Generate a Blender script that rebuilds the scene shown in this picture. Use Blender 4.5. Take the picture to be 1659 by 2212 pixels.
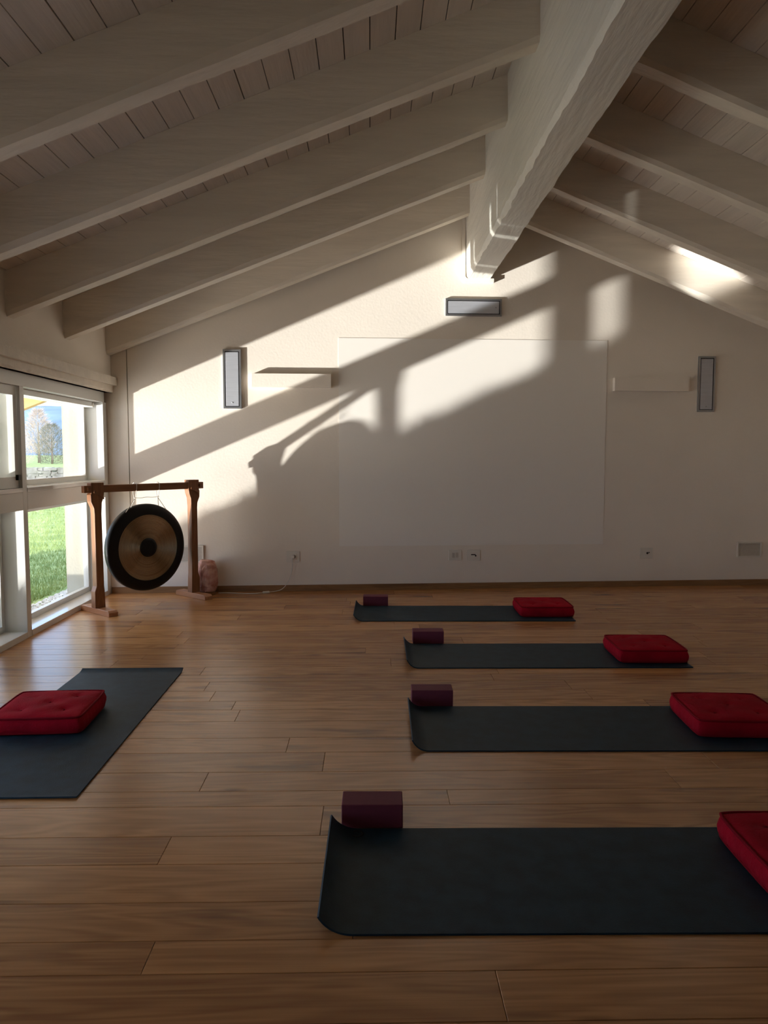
import bpy, bmesh, math, random
from mathutils import Vector, Matrix, noise
random.seed(7)
for o in list(bpy.data.objects): bpy.data.objects.remove(o)
S = bpy.context.scene
COL = S.collection
R = math.radians

# ------------------------------------------------------------------ camera
cam_d = bpy.data.cameras.new('camera'); cam = bpy.data.objects.new('camera', cam_d); COL.objects.link(cam)
cam_d.sensor_fit = 'VERTICAL'; cam_d.sensor_height = 36.0; cam_d.lens = 1640.0 / 2212.0 * 36.0
cam_d.clip_start = 0.05; cam_d.clip_end = 9000
cam.location = (0, 0, 1.35)
cam.rotation_euler = (R(90 - 4.324), 0, R(-1.028))
S.camera = cam
S.view_settings.view_transform = 'Standard'; S.view_settings.look = 'None'
S.view_settings.gamma = 1.0; S.view_settings.use_curve_mapping = False
S.view_settings.exposure = 1.1

# ------------------------------------------------------------------ sky
w = bpy.data.worlds.new('sky'); S.world = w; w.use_nodes = True
nt = w.node_tree; nt.nodes.clear()
def wn(t): return nt.nodes.new(t)
wo = wn('ShaderNodeOutputWorld'); bg = wn('ShaderNodeBackground'); tc = wn('ShaderNodeTexCoord')
mp = wn('ShaderNodeMapping'); mp.inputs['Scale'].default_value = (1.0, 1.0, 2.6)
ns = wn('ShaderNodeTexNoise'); ns.inputs['Scale'].default_value = 3.2; ns.inputs['Detail'].default_value = 7
cr = wn('ShaderNodeValToRGB')
cr.color_ramp.elements[0].position = 0.42; cr.color_ramp.elements[0].color = (0.33, 0.58, 1.0, 1)
cr.color_ramp.elements[1].position = 0.62; cr.color_ramp.elements[1].color = (1.0, 1.0, 1.0, 1)
nt.links.new(tc.outputs['Generated'], mp.inputs['Vector']); nt.links.new(mp.outputs[0], ns.inputs['Vector'])
nt.links.new(ns.outputs[0], cr.inputs[0]); nt.links.new(cr.outputs[0], bg.inputs[0]); nt.links.new(bg.outputs[0], wo.inputs[0])
bg.inputs[1].default_value = 1.5

# ------------------------------------------------------------------ sun, its glint from water outside, and an added upward fill
def sun(name, d, strength, ang, col):
    l = bpy.data.lights.new(name, 'SUN'); l.energy = strength; l.angle = R(ang); l.color = col
    o = bpy.data.objects.new(name, l); COL.objects.link(o)
    o.rotation_euler = Vector(d).normalized().to_track_quat('-Z', 'Y').to_euler(); return o
GLINT = (1.0, 0.432, 0.43)
sun('sun_glint_from_water', GLINT, 4.7, 1.1, (1.0, 0.985, 0.96))
sun('upward_fill_sun', GLINT, 2.3, 50, (1.0, 0.87, 0.72))  # added wide fill from below, brightens ceiling and gable wall
sun('sun', (-0.25, 0.80, -0.55), 3.0, 0.6, (1.0, 0.93, 0.82))

# ------------------------------------------------------------------ materials
def mat(name, col, rough=0.6, metal=0.0, var=0.0, scale=8.0, bump=0.0, bscale=40.0, stretch=(1, 1, 1), col2=None, lo=0.35, hi=0.65, spec=0.5, coords='Object', detail=5, sheen=0.0):
    m = bpy.data.materials.new(name); m.use_nodes = True
    n = m.node_tree; b = n.nodes['Principled BSDF']
    b.inputs['Roughness'].default_value = rough; b.inputs['Metallic'].default_value = metal
    b.inputs['Specular IOR Level'].default_value = spec
    if sheen: b.inputs['Sheen Weight'].default_value = sheen
    c = (*col, 1.0)
    t = n.nodes.new('ShaderNodeTexCoord'); mpn = n.nodes.new('ShaderNodeMapping'); mpn.inputs['Scale'].default_value = stretch
    n.links.new(t.outputs[coords], mpn.inputs['Vector'])
    if var or col2:
        nz = n.nodes.new('ShaderNodeTexNoise'); nz.inputs['Scale'].default_value = scale; nz.inputs['Detail'].default_value = detail
        n.links.new(mpn.outputs[0], nz.inputs['Vector'])
        r = n.nodes.new('ShaderNodeValToRGB')
        r.color_ramp.elements[0].position = lo; r.color_ramp.elements[1].position = hi
        r.color_ramp.elements[0].color = c
        r.color_ramp.elements[1].color = (*(col2 if col2 else [min(1, x * (1 + var)) for x in col]), 1)
        n.links.new(nz.outputs[0], r.inputs[0]); n.links.new(r.outputs[0], b.inputs['Base Color'])
    else:
        b.inputs['Base Color'].default_value = c
    if bump:
        nb = n.nodes.new('ShaderNodeTexNoise'); nb.inputs['Scale'].default_value = bscale; nb.inputs['Detail'].default_value = 4
        n.links.new(mpn.outputs[0], nb.inputs['Vector'])
        bp = n.nodes.new('ShaderNodeBump'); bp.inputs['Strength'].default_value = bump; bp.inputs['Distance'].default_value = 0.01
        n.links.new(nb.outputs[0], bp.inputs['Height']); n.links.new(bp.outputs[0], b.inputs['Normal'])
    return m

def wood(name, c1, c2, cdark, rough, grain_axis=0, rand=0.25, ring=9.0, gstr=0.55, bump=0.08):
    """oak boards: long grain, wavy cathedral figure, a few knots, tone changing from board to board"""
    m = bpy.data.materials.new(name); m.use_nodes = True
    n = m.node_tree; L = n.links; b = n.nodes['Principled BSDF']; N = n.nodes.new
    t = N('ShaderNodeTexCoord'); oi = N('ShaderNodeObjectInfo')
    off = N('ShaderNodeVectorMath'); off.operation = 'SCALE'; off.inputs[0].default_value = (37.0, 91.0, 53.0)
    L.new(oi.outputs['Random'], off.inputs['Scale'])
    add = N('ShaderNodeVectorMath'); add.operation = 'ADD'; L.new(t.outputs['Object'], add.inputs[0]); L.new(off.outputs[0], add.inputs[1])
    mp1 = N('ShaderNodeMapping'); sc = [1.0, 1.0, 1.0]; sc = [0.55 if i == grain_axis else 5.5 for i in range(3)]; mp1.inputs['Scale'].default_value = sc
    L.new(add.outputs[0], mp1.inputs['Vector'])
    big = N('ShaderNodeTexNoise'); big.inputs['Scale'].default_value = 1.3; big.inputs['Detail'].default_value = 2; big.inputs['Distortion'].default_value = 0.6
    L.new(mp1.outputs[0], big.inputs['Vector'])
    mul = N('ShaderNodeMath'); mul.operation = 'MULTIPLY'; mul.inputs[1].default_value = ring; L.new(big.outputs[0], mul.inputs[0])
    sn = N('ShaderNodeMath'); sn.operation = 'SINE'
    m6 = N('ShaderNodeMath'); m6.operation = 'MULTIPLY'; m6.inputs[1].default_value = 6.283; L.new(mul.outputs[0], m6.inputs[0]); L.new(m6.outputs[0], sn.inputs[0])
    mp2 = N('ShaderNodeMapping'); mp2.inputs['Scale'].default_value = [2.0 if i == grain_axis else 70.0 for i in range(3)]; L.new(add.outputs[0], mp2.inputs['Vector'])
    fine = N('ShaderNodeTexNoise'); fine.inputs['Scale'].default_value = 1.0; fine.inputs['Detail'].default_value = 4; L.new(mp2.outputs[0], fine.inputs['Vector'])
    mp3 = N('ShaderNodeMapping'); mp3.inputs['Scale'].default_value = [1.4 if i == grain_axis else 9.0 for i in range(3)]; L.new(add.outputs[0], mp3.inputs['Vector'])
    streak = N('ShaderNodeTexNoise'); streak.inputs['Scale'].default_value = 1.0; streak.inputs['Detail'].default_value = 3; L.new(mp3.outputs[0], streak.inputs['Vector'])
    # value = .45*sine ring + fine + random
    a1 = N('ShaderNodeMath'); a1.operation = 'MULTIPLY_ADD'; a1.inputs[1].default_value = 0.20 * gstr; a1.inputs[2].default_value = 0.0; L.new(sn.outputs[0], a1.inputs[0])
    a2 = N('ShaderNodeMath'); a2.operation = 'MULTIPLY_ADD'; a2.inputs[1].default_value = 1.0 * gstr; L.new(fine.outputs[0], a2.inputs[0]); L.new(a1.outputs[0], a2.inputs[2])
    a3 = N('ShaderNodeMath'); a3.operation = 'MULTIPLY_ADD'; a3.inputs[1].default_value = rand; L.new(oi.outputs['Random'], a3.inputs[0]); L.new(a2.outputs[0], a3.inputs[2])
    r = N('ShaderNodeValToRGB'); r.color_ramp.elements[0].position = 0.12; r.color_ramp.elements[0].color = (*c1, 1)
    r.color_ramp.elements[1].position = 0.72; r.color_ramp.elements[1].color = (*c2, 1); L.new(a3.outputs[0], r.inputs[0])
    # dark streaks
    r2 = N('ShaderNodeValToRGB'); r2.color_ramp.elements[0].position = 0.30; r2.color_ramp.elements[0].color = (1, 1, 1, 1)
    r2.color_ramp.elements[1].position = 0.40; r2.color_ramp.elements[1].color = (0, 0, 0, 1); L.new(streak.outputs[0], r2.inputs[0])
    mx = N('ShaderNodeMix'); mx.data_type = 'RGBA'; sc2 = N('ShaderNodeMath'); sc2.operation = 'MULTIPLY'; sc2.inputs[1].default_value = 0.60
    mpk = N('ShaderNodeMapping'); mpk.inputs['Scale'].default_value = [1.1 if i == grain_axis else 3.4 for i in range(3)]; L.new(add.outputs[0], mpk.inputs['Vector'])
    vo = N('ShaderNodeTexVoronoi'); vo.inputs['Scale'].default_value = 1.0; L.new(mpk.outputs[0], vo.inputs['Vector'])
    rk = N('ShaderNodeValToRGB'); rk.color_ramp.elements[0].position = 0.02; rk.color_ramp.elements[0].color = (1, 1, 1, 1)
    rk.color_ramp.elements[1].position = 0.085; rk.color_ramp.elements[1].color = (0, 0, 0, 1); L.new(vo.outputs['Distance'], rk.inputs[0])
    mk = N('ShaderNodeMath'); mk.operation = 'MAXIMUM'; L.new(r2.outputs[0], mk.inputs[0]); L.new(rk.outputs[0], mk.inputs[1])
    L.new(mk.outputs[0], sc2.inputs[0]); L.new(sc2.outputs[0], mx.inputs[0]); L.new(r.outputs[0], mx.inputs[6]); mx.inputs[7].default_value = (*cdark, 1)
    L.new(mx.outputs[2], b.inputs['Base Color'])
    b.inputs['Roughness'].default_value = rough
    bp = N('ShaderNodeBump'); bp.inputs['Strength'].default_value = bump; bp.inputs['Distance'].default_value = 0.002
    L.new(a2.outputs[0], bp.inputs['Height']); L.new(bp.outputs[0], b.inputs['Normal'])
    return m

M = {}
M['plaster'] = mat('wall plaster', (0.83, 0.745, 0.645), 0.9, var=0.04, scale=2.0, bump=0.10, bscale=45)
M['screen'] = mat('white screen paint', (0.88, 0.82, 0.745), 0.6)
M['paint'] = mat('painted timber', (0.74, 0.665, 0.565), 0.55, var=0.10, scale=3.0, bump=0.35, bscale=9, stretch=(0.5, 4, 4))
M['deck'] = mat('painted ceiling plank', (0.70, 0.62, 0.54), 0.6, var=0.10, scale=3.0, bump=0.25, bscale=10, stretch=(6, 0.4, 6))
M['ridge'] = mat('painted ridge beam', (0.76, 0.72, 0.64), 0.5, var=0.08, scale=3.0, bump=0.6, bscale=8, stretch=(4, 0.5, 4))
M['gap'] = mat('dark gap', (0.03, 0.022, 0.016), 0.9)
M['oak'] = wood('oak floor', (0.30, 0.125, 0.042), (0.62, 0.305, 0.115), (0.13, 0.052, 0.020), 0.27, rand=0.30)
M['skirt'] = wood('oak skirting', (0.26, 0.13, 0.05), (0.36, 0.19, 0.08), (0.15, 0.07, 0.03), 0.45, rand=0.0)
M['stand'] = wood('gong stand wood', (0.20, 0.075, 0.026), (0.34, 0.145, 0.055), (0.13, 0.05, 0.02), 0.42, grain_axis=2, rand=0.05)
M['standx'] = wood('gong stand wood lengthwise', (0.20, 0.075, 0.026), (0.34, 0.145, 0.055), (0.13, 0.05, 0.02), 0.42, grain_axis=0, rand=0.05)
M['foot'] = wood('gong foot wood', (0.40, 0.17, 0.075), (0.52, 0.24, 0.11), (0.3, 0.12, 0.05), 0.40, grain_axis=1, rand=0.05)
M['frame'] = mat('white window frame', (0.78, 0.77, 0.73), 0.35)
M['sill'] = mat('white glossy sill', (0.80, 0.80, 0.78), 0.12)
M['mat'] = mat('mat rubber', (0.008, 0.024, 0.038), 0.55, spec=0.22, var=0.5, scale=14, bump=0.12, bscale=220)
M['block'] = mat('maroon foam', (0.135, 0.018, 0.038), 0.75, var=0.10, scale=60, bump=0.05, bscale=300)
M['velvet'] = mat('red corduroy', (0.31, 0.002, 0.013), 0.9, var=0.30, scale=7, bump=0.35, bscale=120, spec=0.15)
M['velvet2'] = mat('red piping', (0.23, 0.002, 0.010), 0.9, bump=0.2, bscale=200, spec=0.15)
M['steel'] = mat('brushed steel', (0.42, 0.43, 0.45), 0.38, metal=0.9)
M['steelface'] = mat('pale brushed face', (0.50, 0.51, 0.55), 0.40, metal=0.35, var=0.1, scale=4, stretch=(1, 1, 20))
M['black'] = mat('black lacquer', (0.005, 0.005, 0.006), 0.45, spec=0.25)
M['white'] = mat('white plastic', (0.76, 0.70, 0.61), 0.4)
M['cord'] = mat('white cord', (0.70, 0.67, 0.60), 0.7)
M['grille'] = mat('grey grille', (0.50, 0.45, 0.38), 0.6, var=0.2, scale=200)
M['salt'] = mat('pink rock salt', (0.50, 0.20, 0.15), 0.55, col2=(0.70, 0.42, 0.34), scale=14, bump=0.7, bscale=28)
M['ext'] = mat('exterior render', (0.42, 0.39, 0.31), 0.85, bump=0.2, bscale=50)
M['larch'] = mat('larch soffit', (0.62, 0.34, 0.12), 0.6, var=0.2, scale=5, stretch=(0.5, 5, 5))
M['blocker'] = mat('grey shutter', (0.35, 0.35, 0.35), 0.5)  # for the added slats that hold back the glint
M['bounce_terrace'] = mat('pale terrace paving', (0.66, 0.56, 0.44), 0.8, var=0.2, scale=3)  # pale tone chosen to bounce warm light up into the room
M['grassland'] = mat('lawn', (0.17, 0.25, 0.07), 0.9, col2=(0.33, 0.40, 0.15), scale=3.0, bump=0.6, bscale=25, detail=9)
M['blade'] = mat('grass blades', (0.19, 0.27, 0.08), 0.8, col2=(0.35, 0.42, 0.16), scale=2.0)
M['pebble'] = mat('pebbles', (0.45, 0.43, 0.40), 0.8, col2=(0.75, 0.73, 0.70), scale=20)
M['stone'] = mat('field stone', (0.16, 0.15, 0.14), 0.9, col2=(0.36, 0.34, 0.32), scale=1.2)
M['bark'] = mat('bark', (0.16, 0.12, 0.10), 0.9, col2=(0.28, 0.22, 0.19), scale=3)
M['twigp'] = mat('pale twigs', (0.46, 0.36, 0.32), 0.9, col2=(0.60, 0.50, 0.44), scale=1)
M['twigd'] = mat('dark twigs', (0.13, 0.13, 0.10), 0.9, col2=(0.24, 0.22, 0.16), scale=1)
M['hill'] = mat('haze-blue woodland', (0.10, 0.16, 0.24), 0.95, col2=(0.17, 0.25, 0.36), scale=0.006)  # distance haze put into the blue base colour

def gong_metal():
    m = bpy.data.materials.new('lathed bronze'); m.use_nodes = True
    n = m.node_tree; b = n.nodes['Principled BSDF']; L = n.links; N = n.nodes.new
    b.inputs['Base Color'].default_value = (0.30, 0.20, 0.115, 1); b.inputs['Metallic'].default_value = 0.9
    b.inputs['Roughness'].default_value = 0.22
    t = N('ShaderNodeTexCoord'); ln = N('ShaderNodeVectorMath'); ln.operation = 'LENGTH'; L.new(t.outputs['Object'], ln.inputs[0])
    nz = N('ShaderNodeTexNoise'); nz.noise_dimensions = '1D'; nz.inputs['Scale'].default_value = 520; nz.inputs['Detail'].default_value = 1
    L.new(ln.outputs['Value'], nz.inputs['W'])
    n2 = N('ShaderNodeTexNoise'); n2.inputs['Scale'].default_value = 60; L.new(t.outputs['Object'], n2.inputs['Vector'])
    ad = N('ShaderNodeMath'); ad.operation = 'MULTIPLY_ADD'; ad.inputs[1].default_value = 0.12; L.new(n2.outputs[0], ad.inputs[0]); L.new(nz.outputs[0], ad.inputs[2])
    bp = N('ShaderNodeBump'); bp.inputs['Strength'].default_value = 1.0; bp.inputs['Distance'].default_value = 0.0055
    L.new(ad.outputs[0], bp.inputs['Height']); L.new(bp.outputs[0], b.inputs['Normal'])
    r = N('ShaderNodeValToRGB'); r.color_ramp.elements[0].color = (0.22, 0.14, 0.075, 1); r.color_ramp.elements[1].color = (0.38, 0.26, 0.15, 1)
    L.new(nz.outputs[0], r.inputs[0]); L.new(r.outputs[0], b.inputs['Base Color'])
    return m
M['bronze'] = gong_metal()

def glass():
    m = bpy.data.materials.new('window glass'); m.use_nodes = True
    n = m.node_tree; n.nodes.clear(); N = n.nodes.new
    o = N('ShaderNodeOutputMaterial'); mx = N('ShaderNodeMixShader'); tr = N('ShaderNodeBsdfTransparent'); gl = N('ShaderNodeBsdfGlossy')
    tr.inputs[0].default_value = (0.94, 0.96, 0.95, 1); gl.inputs['Roughness'].default_value = 0.0
    # Schlick reflectance of a thin pane, the same from both sides
    ge = N('ShaderNodeNewGeometry'); dt = N('ShaderNodeVectorMath'); dt.operation = 'DOT_PRODUCT'
    n.links.new(ge.outputs['Normal'], dt.inputs[0]); n.links.new(ge.outputs['Incoming'], dt.inputs[1])
    ab = N('ShaderNodeMath'); ab.operation = 'ABSOLUTE'; n.links.new(dt.outputs['Value'], ab.inputs[0])
    iv = N('ShaderNodeMath'); iv.operation = 'SUBTRACT'; iv.inputs[0].default_value = 1.0; n.links.new(ab.outputs[0], iv.inputs[1])
    pw = N('ShaderNodeMath'); pw.operation = 'POWER'; pw.inputs[1].default_value = 5.0; n.links.new(iv.outputs[0], pw.inputs[0])
    ma = N('ShaderNodeMath'); ma.operation = 'MULTIPLY_ADD'; ma.inputs[1].default_value = 0.9; ma.inputs[2].default_value = 0.04; n.links.new(pw.outputs[0], ma.inputs[0])
    n.links.new(ma.outputs[0], mx.inputs[0]); n.links.new(tr.outputs[0], mx.inputs[1]); n.links.new(gl.outputs[0], mx.inputs[2]); n.links.new(mx.outputs[0], o.inputs[0])
    return m
M['glass'] = glass()

# ------------------------------------------------------------------ mesh helpers
def link(name, me, m, parent=None, loc=(0, 0, 0), rot=(0, 0, 0)):
    o = bpy.data.objects.new(name, me); COL.objects.link(o)
    if m is not None and not me.materials: me.materials.append(M[m] if isinstance(m, str) else m)
    o.location = loc; o.rotation_euler = rot
    if parent: o.parent = parent
    return o
def fromdata(name, v, f, m, parent=None, loc=(0, 0, 0), rot=(0, 0, 0), smooth=False):
    me = bpy.data.meshes.new(name); me.from_pydata(v, [], f); me.update()
    bm = bmesh.new(); bm.from_mesh(me); bmesh.ops.recalc_face_normals(bm, faces=bm.faces); bm.to_mesh(me); bm.free()
    if smooth:
        for p in me.polygons: p.use_smooth = True
    return link(name, me, m, parent, loc, rot)
def frombm(name, bm, m, parent=None, loc=(0, 0, 0), rot=(0, 0, 0), smooth=False):
    me = bpy.data.meshes.new(name); bmesh.ops.recalc_face_normals(bm, faces=bm.faces); bm.to_mesh(me); bm.free()
    if smooth:
        for p in me.polygons: p.use_smooth = True
    return link(name, me, m, parent, loc, rot)
def addbox(bm, x0, x1, y0, y1, z0, z1):
    vs = [bm.verts.new((x, y, z)) for z in (z0, z1) for x, y in ((x0, y0), (x1, y0), (x1, y1), (x0, y1))]
    for f in ((0, 3, 2, 1), (4, 5, 6, 7), (0, 1, 5, 4), (1, 2, 6, 5), (2, 3, 7, 6), (3, 0, 4, 7)):
        bm.faces.new([vs[i] for i in f])
def box(name, b, m, parent=None, bev=0.0, loc=(0, 0, 0), rot=(0, 0, 0), seg=2):
    bm = bmesh.new(); addbox(bm, *b)
    if bev: bmesh.ops.bevel(bm, geom=bm.edges[:], offset=bev, segments=seg, affect='EDGES', profile=0.5)
    return frombm(name, bm, m, parent, loc, rot)
def boxes(name, bl, m, parent=None, loc=(0, 0, 0), rot=(0, 0, 0)):
    bm = bmesh.new()
    for b in bl: addbox(bm, *b)
    return frombm(name, bm, m, parent, loc, rot)
def prism(name, poly, a0, a1, axis, m, parent=None, loc=(0, 0, 0), rot=(0, 0, 0), bev=0.0):
    """extrude a 2-D polygon; axis 'y': poly=(x,z); axis 'z': poly=(x,y); axis 'x': poly=(y,z)"""
    bm = bmesh.new()
    def P(p, a): return {'y': (p[0], a, p[1]), 'z': (p[0], p[1], a), 'x': (a, p[0], p[1])}[axis]
    A = [bm.verts.new(P(p, a0)) for p in poly]; B = [bm.verts.new(P(p, a1)) for p in poly]; n = len(poly)
    bm.faces.new(A[::-1]); bm.faces.new(B)
    for i in range(n): bm.faces.new((A[i], A[(i + 1) % n], B[(i + 1) % n], B[i]))
    bmesh.ops.recalc_face_normals(bm, faces=bm.faces)
    if bev: bmesh.ops.bevel(bm, geom=bm.edges[:], offset=bev, segments=2, affect='EDGES', profile=0.5)
    return frombm(name, bm, m, parent, loc, rot)
def tube(name, pts, r, m, parent=None, n=8, loc=(0, 0, 0), rot=(0, 0, 0)):
    v = []; f = []; pts = [Vector(p) for p in pts]
    for i, p in enumerate(pts):
        d = (pts[min(i + 1, len(pts) - 1)] - pts[max(i - 1, 0)]).normalized()
        up = Vector((0, 0, 1)) if abs(d.z) < 0.9 else Vector((1, 0, 0))
        s = d.cross(up).normalized(); u = s.cross(d)
        rr = r[i] if isinstance(r, (list, tuple)) else r
        for k in range(n):
            a = 2 * math.pi * k / n; v.append(p + s * math.cos(a) * rr + u * math.sin(a) * rr)
    for i in range(len(pts) - 1):
        for k in range(n): f.append((i * n + k, i * n + (k + 1) % n, (i + 1) * n + (k + 1) % n, (i + 1) * n + k))
    f.append(tuple(range(n))[::-1]); f.append(tuple(range((len(pts) - 1) * n, len(pts) * n)))
    return fromdata(name, v, f, m, parent, loc, rot, smooth=True)
def spline(pts, n=8):
    pts = [Vector(p) for p in pts]; out = []
    for i in range(len(pts) - 1):
        p0, p1, p2, p3 = pts[max(i - 1, 0)], pts[i], pts[i + 1], pts[min(i + 2, len(pts) - 1)]
        for k in range(n):
            t = k / n
            out.append(0.5 * ((2 * p1) + (p2 - p0) * t + (2 * p0 - 5 * p1 + 4 * p2 - p3) * t * t + (3 * p1 - p0 - 3 * p2 + p3) * t ** 3))
    out.append(pts[-1]); return out
def lathe(name, prof, m, parent=None, n=72, loc=(0, 0, 0), rot=(0, 0, 0)):
    v = []; f = []
    for r, z in prof:
        for k in range(n):
            a = 2 * math.pi * k / n; v.append((r * math.cos(a), r * math.sin(a), z))
    for i in range(len(prof) - 1):
        for k in range(n): f.append((i * n + k, i * n + (k + 1) % n, (i + 1) * n + (k + 1) % n, (i + 1) * n + k))
    if prof[0][0] > 1e-5: pass
    return fromdata(name, v, f, m, parent, loc, rot, smooth=True)
def struct(o, label=None):
    o['kind'] = 'structure'
    if label: o['label'] = label
    return o
def tag(o, label, cat, group=None):
    o['label'] = label; o['category'] = cat
    if group: o['group'] = group
    return o
def empty(name, loc=(0, 0, 0), rotz=0.0):
    o = bpy.data.objects.new(name, None); COL.objects.link(o); o.location = loc; o.rotation_euler = (0, 0, rotz); o.empty_display_size = 0.1; return o

# ------------------------------------------------------------------ room dimensions
WY0, WM = 7.5215, 0.0550            # far wall: y = WY0 + WM*x
WANG = math.atan(WM)
XL, XR, YB = -2.48, 5.2, -3.0       # plaster wall left, wall right, wall behind the camera
XF = -2.53                          # inner face of the window frames
XG = -2.72                          # glass plane
XO = -2.95                          # outer face of the window wall
SL, SR = 0.386, 0.40
BX0, BX1, BZ = 0.945, 1.19, 3.065   # ridge beam
def zl(x): return 2.27 + SL * (x + 2.53)      # underside of the rafters, window side
def zr(x): return 3.62 - SR * (x - 1.19)      # underside of the rafters, other side
RH = 0.30                            # rafter height
RAFT_Y = [7.26 - 0.983 * i for i in range(11)]
def wy(x): return WY0 + WM * x

# ------------------------------------------------------------------ floor
floor = struct(fromdata('floor', [(-2.60, YB, -0.012), (XR, YB, -0.012), (XR, wy(XR), -0.012), (-2.60, wy(-2.60), -0.012),
                                  (-2.60, YB, -0.12), (XR, YB, -0.12), (XR, wy(XR), -0.12), (-2.60, wy(-2.60), -0.12)],
                        [(0, 1, 2, 3), (7, 6, 5, 4), (0, 4, 5, 1), (1, 5, 6, 2), (2, 6, 7, 3), (3, 7, 4, 0)], 'gap'))
floor['label'] = 'brown oak plank floor'
lines = [1.891, 2.028, 2.210, 2.425, 2.609, 2.837, 2.970, 3.154, 3.366, 3.547, 3.774, 3.950]
y = lines[0]
while y > YB + 0.05:
    y -= random.choice((0.14, 0.18, 0.18, 0.21)); lines.insert(0, max(y, YB))
y = lines[-1]
while y < 7.9:
    y += random.choice((0.14, 0.18, 0.18, 0.21)); lines.append(y)
fixed = {1.891: -0.60, 2.425: -0.706, 2.609: -0.181, 2.837: 0.307, 2.970: -0.690, 3.154: -0.207, 3.774: -0.691, 3.547: None}
def clipwall(poly):
    out = []; lim = 0.012
    def d(p): return p[1] - (wy(p[0]) - 0.004)
    for i in range(len(poly)):
        a, b = poly[i], poly[(i + 1) % len(poly)]; da, db = d(a), d(b)
        if da <= 0: out.append(a)
        if (da <= 0) != (db <= 0):
            t = da / (da - db); out.append((a[0] + (b[0] - a[0]) * t, a[1] + (b[1] - a[1]) * t))
    return out
def plank(x0, x1, y0, y1):
    poly = clipwall([(x0, y0), (x1, y0), (x1, y1), (x0, y1)])
    if len(poly) < 3: return
    cx = sum(p[0] for p in poly) / len(poly); cy = sum(p[1] for p in poly) / len(poly)
    n = len(poly); v = []; f = []
    for sh, z in ((0.0006, -0.012), (0.0006, -0.0012), (0.0021, 0.0)):
        for p in poly:
            dx, dy = p[0] - cx, p[1] - cy
            v.append((dx - math.copysign(min(sh, abs(dx)), dx), dy - math.copysign(min(sh, abs(dy)), dy), z))
    for k in range(2):
        for i in range(n): f.append((k * n + i, k * n + (i + 1) % n, (k + 1) * n + (i + 1) % n, (k + 1) * n + i))
    f.append(tuple(range(2 * n, 3 * n)))
    fromdata('floor_plank', v, f, 'oak', floor, (cx, cy, 0))
for i in range(len(lines) - 1):
    y0, y1 = lines[i], lines[i + 1]
    key = min(fixed, key=lambda k: abs(k - y0))
    near = abs(key - y0) < 1e-4
    if y0 > 7.9: continue
    cuts = []
    if near and fixed[key] is not None: start = fixed[key]
    else: start = random.uniform(-2.2, 0.4)
    x = start
    while x > -2.5: cuts.append(x); x -= random.uniform(1.7, 2.3)
    x = start + random.uniform(1.7, 2.3)
    while x < XR - 0.3: cuts.append(x); x += random.uniform(1.7, 2.3)
    cuts = sorted([c for c in cuts if c > -2.40] + [-2.585, XR])
    for a, b in zip(cuts[:-1], cuts[1:]): plank(a, b, y0, y1)

# ------------------------------------------------------------------ ceiling: slab, planks, rafters, ridge beam
def dl(x): return zl(x) + RH
def dr(x): return zr(x) + RH
EX = -3.95
T = 0.03
ridge_x = 1.07
slab = [(-3.0, dl(-3.0) + T), (ridge_x, dl(ridge_x) + T), (XR + 0.2, dr(XR + 0.2) + T - 0.0), (XR + 0.2, dr(XR + 0.2) + 0.3), (ridge_x, dl(ridge_x) + 0.32), (-3.0, dl(-3.0) + 0.3)]
ceiling = struct(prism('ceiling', slab, YB - 0.2, 8.1, 'y', 'gap'))
ceiling['label'] = 'white painted plank ceiling with rafters'
PW = 0.137
x = -2.60
while x < BX0:
    x1 = min(x + PW - 0.005, BX0 + 0.03)
    j = random.uniform(-0.0015, 0.0015)
    prism('ceiling_plank', [(x, dl(x) + j), (x1, dl(x1) + j), (x1, dl(x1) + T - 0.002), (x, dl(x) + T - 0.002)], YB, wy(x) + 0.05, 'y', 'deck', ceiling)
    x += PW
x = BX1 - 0.03
while x < XR:
    x1 = min(x + PW - 0.005, XR)
    j = random.uniform(-0.0015, 0.0015)
    prism('ceiling_plank', [(x, dr(x) + j), (x1, dr(x1) + j), (x1, dr(x1) + T - 0.002), (x, dr(x) + T - 0.002)], YB, wy(x) + 0.05, 'y', 'deck', ceiling)
    x += PW
def rafter(x0, x1, zf, yn, seed):
    w = 0.14; n = 40; v = []; f = []
    for i in range(n + 1):
        t = i / n; x = x0 + (x1 - x0) * t; z = zf(x)
        a = 0.016 + 0.010 * max(0, noise.noise((x * 2.3, seed * 7.1, 0))) + 0.010 * max(0, noise.noise((x * 7, seed * 3.3, 5)))
        b = 0.020 + 0.016 * max(-0.3, noise.noise((x * 1.9, seed * 5.7, 9)))
        dz = 0.004 * noise.noise((x * 1.1, seed, 2))
        ring = [(yn, z + RH), (yn, z + a + 0.012 + dz), (yn + a, z + dz), (yn + w - b, z + dz), (yn + w, z + b + dz), (yn + w, z + RH)]
        v += [(x, yy, zz) for yy, zz in ring]
    for i in range(n):
        for k in range(5): f.append((i * 6 + k, i * 6 + k + 1, (i + 1) * 6 + k + 1, (i + 1) * 6 + k))
    f.append((0, 1, 2, 3, 4, 5)); f.append(tuple(n * 6 + k for k in (5, 4, 3, 2, 1, 0)))
    return fromdata('rafter', v, f, 'paint', ceiling)
for i, yn in enumerate(RAFT_Y):
    if yn < YB + 0.1: break
    rafter(XL - 0.05, BX0 + 0.01, zl, yn, i + 1)
    rafter(BX1 - 0.01, XR, zr, yn, i + 31)
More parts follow.
